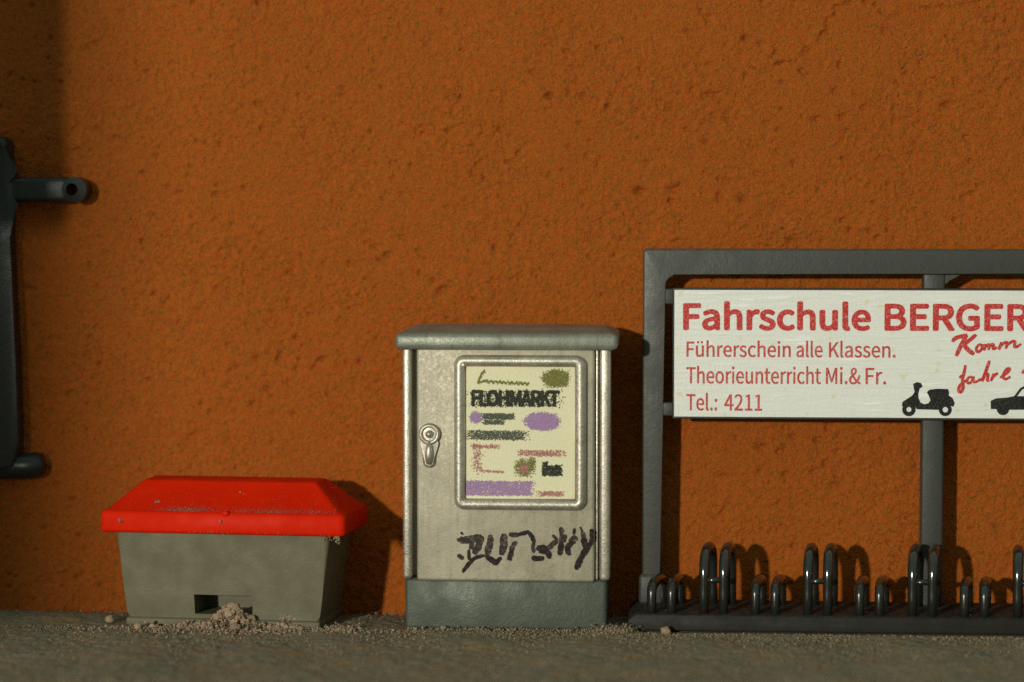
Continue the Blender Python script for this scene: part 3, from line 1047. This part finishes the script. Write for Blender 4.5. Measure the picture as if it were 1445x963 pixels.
flat_ring(bm, 1470, 705, 50, 3, SY - 0.0006)
from_bm('car_silhouette', bm, M['black_ink'], panel, None)


# wheel hoops: alternating low and tall pairs, running back towards the wall at a slight angle
def hoop_mesh(h_, name):
    bm = bmesh.new()
    d, sk = 0.25, 0.040
    pts = []
    leg = h_ * 0.45
    for z in (0.060, 0.06 + leg * 0.5):
        pts.append((0, 0, z))
    top = h_ - 0.0155
    for k in range(15):
        a = pi - pi * k / 14
        c, s_ = cos(a), sin(a)
        u = (1 + math.copysign(abs(c) ** 0.85, c)) / 2
        pts.append((sk * u, d * u, 0.06 + leg + (top - 0.06 - leg) * abs(s_) ** 0.85))
    for z in (0.06 + leg * 0.5, 0.060):
        pts.append((sk, d, z))
    tube_bm(bm, pts, [0.0195, 0.020] + [0.020 + 0.003 * sin(pi * k / 14) for k in range(15)] + [0.020, 0.0195], 12)
    bmesh.ops.recalc_face_normals(bm, faces=bm.faces)
    me = bpy.data.meshes.new(name)
    bm.to_mesh(me)
    bm.free()
    return me


tall_me, low_me = hoop_mesh(0.352, 'tall_hoop'), hoop_mesh(0.212, 'low_hoop')
bm = bmesh.new()
tube_bm(bm, [(0, -0.002, 0.214), (0.083, -0.002, 0.214)], 0.0125, 10)
bmesh.ops.recalc_face_normals(bm, faces=bm.faces)
bar_me = bpy.data.meshes.new('hoop_bar')
bm.to_mesh(bar_me)
bm.free()
for me in (tall_me, low_me, bar_me):
    me.polygons.foreach_set('use_smooth', [True] * len(me.polygons))


def put(name, me, x, y=-0.455):
    if not me.materials:
        me.materials.append(M['rack'])
    o = bpy.data.objects.new(name, me)
    COL.objects.link(o)
    o.parent = st
    o.location = (x - OX, y - OY, 0)
    o.rotation_euler = (0, 0, rng.uniform(-0.02, 0.02))
    return o


for k in range(5):
    x = 0.832 + 0.4365 * k
    put('tall_hoop', tall_me, x)
    put('tall_hoop', tall_me, x + 0.083)
    put('hoop_bar', bar_me, x).rotation_euler = (0, 0, 0)
for k in range(5):
    x = 0.612 + 0.4365 * k
    put('low_hoop', low_me, x)
    put('low_hoop', low_me, x + 0.083)

# ------------------------------------------------------------------ dark bracket fixed to the wall at the left edge
wb = empty('wall_bracket', (-2.325, 0.085, 0.602))
tag(wb, 'blue black iron wall bracket with a side arm and hooked foot at the left edge', 'bracket')
BX, BZ = -2.27, 0.6
bm = bmesh.new()
ol = [(-2.36, 0.59), (-2.16, 0.62), (-2.150, 0.75), (-2.158, 1.05), (-2.168, 1.35), (-2.178, 1.65), (-2.180, 1.78), (-2.162, 1.815), (-2.15, 1.83), (-2.15, 1.90),
      (-2.168, 1.93), (-2.180, 1.965), (-2.180, 2.06), (-2.195, 2.09), (-2.225, 2.10), (-2.245, 2.07), (-2.255, 1.95), (-2.36, 1.93)]
prism_bm(bm, [(x - BX, z - BZ) for x, z in ol], -0.19, -0.06, 0.030, 5)
bar = from_bm('upright', bm, M['bracket'], wb, 0.9)
bm = bmesh.new()
add_box(bm, -2.19 - BX, -1.915 - BX, -0.185, -0.075, 1.808 - BZ, 1.918 - BZ, 0.022, 4)
from_bm('side_arm', bm, M['bracket'], wb)
bm = bmesh.new()                                              # ring-shaped arm end, bored through
oc = [(x - BX, z - BZ) for x, z in arc(-1.888, 1.863, 0.056, 0, 2 * pi, 26)[:-1]]
ic = [(x - BX, z - BZ) for x, z in arc(-1.896, 1.864, 0.027, 0, 2 * pi, 26)[:-1]]
loops = [[bm.verts.new((x, yy, z)) for x, z in c] for c, yy in ((oc, -0.06), (oc, -0.185), (ic, -0.195), (ic, -0.06))]
for a, b in zip(loops, loops[1:] + loops[:1]):
    for k in range(26):
        bm.faces.new((a[k], a[(k + 1) % 26], b[(k + 1) % 26], b[k]))
from_bm('arm_end', bm, M['bracket'], wb, 0.9)
bm = bmesh.new()
tube_bm(bm, [(-2.30 - BX, -0.11, 0.635 - BZ), (-2.22 - BX, -0.12, 0.630 - BZ), (-2.13 - BX, -0.13, 0.632 - BZ), (-2.075 - BX, -0.13, 0.638 - BZ), (-2.052 - BX, -0.13, 0.641 - BZ), (-2.043 - BX, -0.13, 0.642 - BZ)],
        [0.062, 0.062, 0.060, 0.056, 0.040, 0.016], 14)
from_bm('hooked_foot', bm, M['bracket'], wb, 1.0)
bm = bmesh.new()
add_box(bm, -2.34 - BX, -2.25 - BX, -0.07, 0.01, 0.66 - BZ, 0.80 - BZ, 0.01, 2)
from_bm('wall_plate', bm, M['bracket'], wb)

# ------------------------------------------------------------------ spilled grit, loose sand, pebbles
r = random.Random(31)


def size(lo, hi):                                             # mostly dust, few lumps
    return lo + (hi - lo) * r.random() ** 2.6


pts = []
hx, hy = -1.165, -0.545                                       # heap in front of the hatch
lumps = [(hx + r.gauss(0, 0.075), hy + r.gauss(0, 0.035)) for _ in range(46)]
for _ in range(8000):
    if r.random() < 0.78:
        lx_, ly_ = r.choice(lumps)
        x, y = lx_ + r.gauss(0, 0.0085), ly_ + r.gauss(0, 0.0085)
    else:
        x, y = hx + r.gauss(0, 0.115), hy - 0.015 + r.gauss(0, 0.06)
    top = 0.120 * math.exp(-abs((x - hx) / 0.085) ** 1.5) * math.exp(-((y - hy) / 0.075) ** 2) * (0.75 + 0.5 * mnoise.noise(Vector((x * 28, y * 28, 3)))) + 0.010
    if y > -0.53 and not (-1.30 < x < -1.05 and y < -0.40):
        y = -0.535
    pts.append((x, y, r.uniform(0.1, 1.0) * top, size(0.0014, 0.0068)))
for lx_, ly_ in lumps:
    top = 0.085 * math.exp(-abs((lx_ - hx) / 0.085) ** 1.5) + 0.006
    pts.append((lx_, min(ly_, -0.54), top * r.uniform(0.5, 0.95), r.uniform(0.008, 0.015)))
for _ in range(4500):                                         # tongue of grit along the foot of the bin
    x = r.gauss(-1.15, 0.26)
    y = -0.553 - abs(r.gauss(0, 0.05))
    pts.append((x, y, 0.001 + r.uniform(0, 0.007), size(0.0012, 0.0065)))
for cx, n, rad in ((-1.52, 16, 0.014), (-1.45, 14, 0.014), (-1.36, 180, 0.013), (-1.30, 150, 0.014), (-1.03, 138, 0.013), (-0.94, 180, 0.013), (-0.72, 120, 0.010), (-0.66, 78, 0.010)):
    for _ in range(n):
        pts.append((r.gauss(cx, 0.022), -0.565 + r.gauss(0, 0.016), 0.004 + abs(r.gauss(0, 0.010)), size(0.002, rad * 0.8)))
for _ in range(110):                                          # crumbs left on the foot rim
    pts.append((r.gauss(-0.905, 0.032), -0.523 + r.gauss(0, 0.004), 0.038 + abs(r.gauss(0, 0.010)), size(0.003, 0.011)))
heap = tag(grain_object('spilled_grit', pts, M['heap'], None, 8, 0.55), 'pinkish sandy grit spilled out of the hatch of the grit bin', 'grit', kind='stuff')

clump = []
for _ in range(64):
    a, d = r.uniform(0, 2 * pi), abs(r.gauss(0, 1))
    x, y = hx + 0.085 * d * cos(a), min(-0.545, hy - 0.02 + 0.05 * d * sin(a))
    if _ > 40:
        x, y = r.choice((-1.50, -1.36, -1.31, -1.27, -0.97, -0.92, -0.70)) + r.gauss(0, 0.02), -0.57 + r.gauss(0, 0.015)
    top = 0.105 * math.exp(-abs((x - hx) / 0.085) ** 1.5) * math.exp(-((y - hy) / 0.075) ** 2)
    clump.append((x, y, top * r.uniform(0.6, 1.0) + 0.006, r.uniform(0.007, 0.0175)))
CV, CF = [], []
for q, (x, y, z, rad) in enumerate(clump):                    # crumbs of caked sand, rough all over
    b_ = bmesh.new()
    bmesh.ops.create_icosphere(b_, subdivisions=3, radius=1.0)
    o_ = len(CV)
    for v in b_.verts:
        c_ = v.co.copy()
        k_ = 1 + 0.50 * mnoise.noise(c_ * 1.3 + Vector((q * 3.1, 0, 0))) + 0.30 * mnoise.noise(c_ * 3.4 + Vector((0, q, 0))) + 0.16 * mnoise.noise(c_ * 8 + Vector((0, 0, q)))
        CV.append((x + c_.x * k_ * rad * 1.15, y + c_.y * k_ * rad, z + c_.z * k_ * rad * 0.85))
    CF += [tuple(v.index + o_ for v in f.verts) for f in b_.faces]
    b_.free()
me = bpy.data.meshes.new('caked_crumbs')
me.from_pydata(CV, [], CF)
tag(link_mesh('caked_crumbs', me, M['heap'], heap), kind='stuff')

pts = []
for _ in range(20000):                                        # loose sand all over, thicker along the feet of things
    x = r.uniform(-2.6, 2.6)
    y = r.choice((-0.54 - abs(r.gauss(0, 0.05)), -0.54 - abs(r.gauss(0, 0.22)), r.uniform(-2.0, -0.55)))
    pts.append((x, y, r.uniform(-0.001, 0.003), size(0.0011, 0.0048)))
for _ in range(900):                                          # against the wall, left of the bin and between the things
    x = r.choice((r.uniform(-2.5, -1.7), r.uniform(-0.68, -0.46), r.uniform(0.44, 0.5)))
    pts.append((x, r.uniform(-0.5, -0.04), r.uniform(-0.014, 0.002), size(0.0015, 0.006)))
for _ in range(1300):                                          # crumbly ridge between cabinet and stand
    x = r.gauss(0.46, 0.042)
    pts.append((x, -0.545 + r.gauss(0, 0.018), abs(r.gauss(0.003, 0.012)), size(0.0015, 0.007)))
for _ in range(420):
    x = r.uniform(-0.42, 0.42)
    pts.append((x, -0.525 + r.gauss(0, 0.006), 0.002 + abs(r.gauss(0, 0.004)), size(0.0015, 0.007)))
tag(grain_object('loose_sand', pts, M['grain'], None, 12, 0.4), 'fine loose sand scattered over the grey pavement', 'sand', kind='stuff')


def pebble(loc, rad, label, seed):
    bm = bmesh.new()
    bmesh.ops.create_icosphere(bm, subdivisions=3, radius=rad)
    for v in bm.verts:
        v.co *= 1 + 0.28 * mnoise.noise(v.co * (1.1 / rad) + Vector((seed, 0, 0))) + 0.08 * mnoise.noise(v.co * (3.5 / rad) + Vector((0, seed, 0)))
        v.co.z *= 0.85
    o = from_bm('pebble', bm, M['grain'], None, 3.0)
    o.location = loc
    tag(o, label, 'pebble', 'pebbles on the pavement')


pebble((0.672, -0.555, 0.014), 0.021, 'pale pebble lying just in front of the bicycle stand base', 3)
pebble((-1.72, -0.43, 0.014), 0.021, 'small beige pebble left of the grit bin', 7)
pebble((-1.56, -0.60, 0.012), 0.018, 'pinkish pebble in front of the left foot of the grit bin', 12)
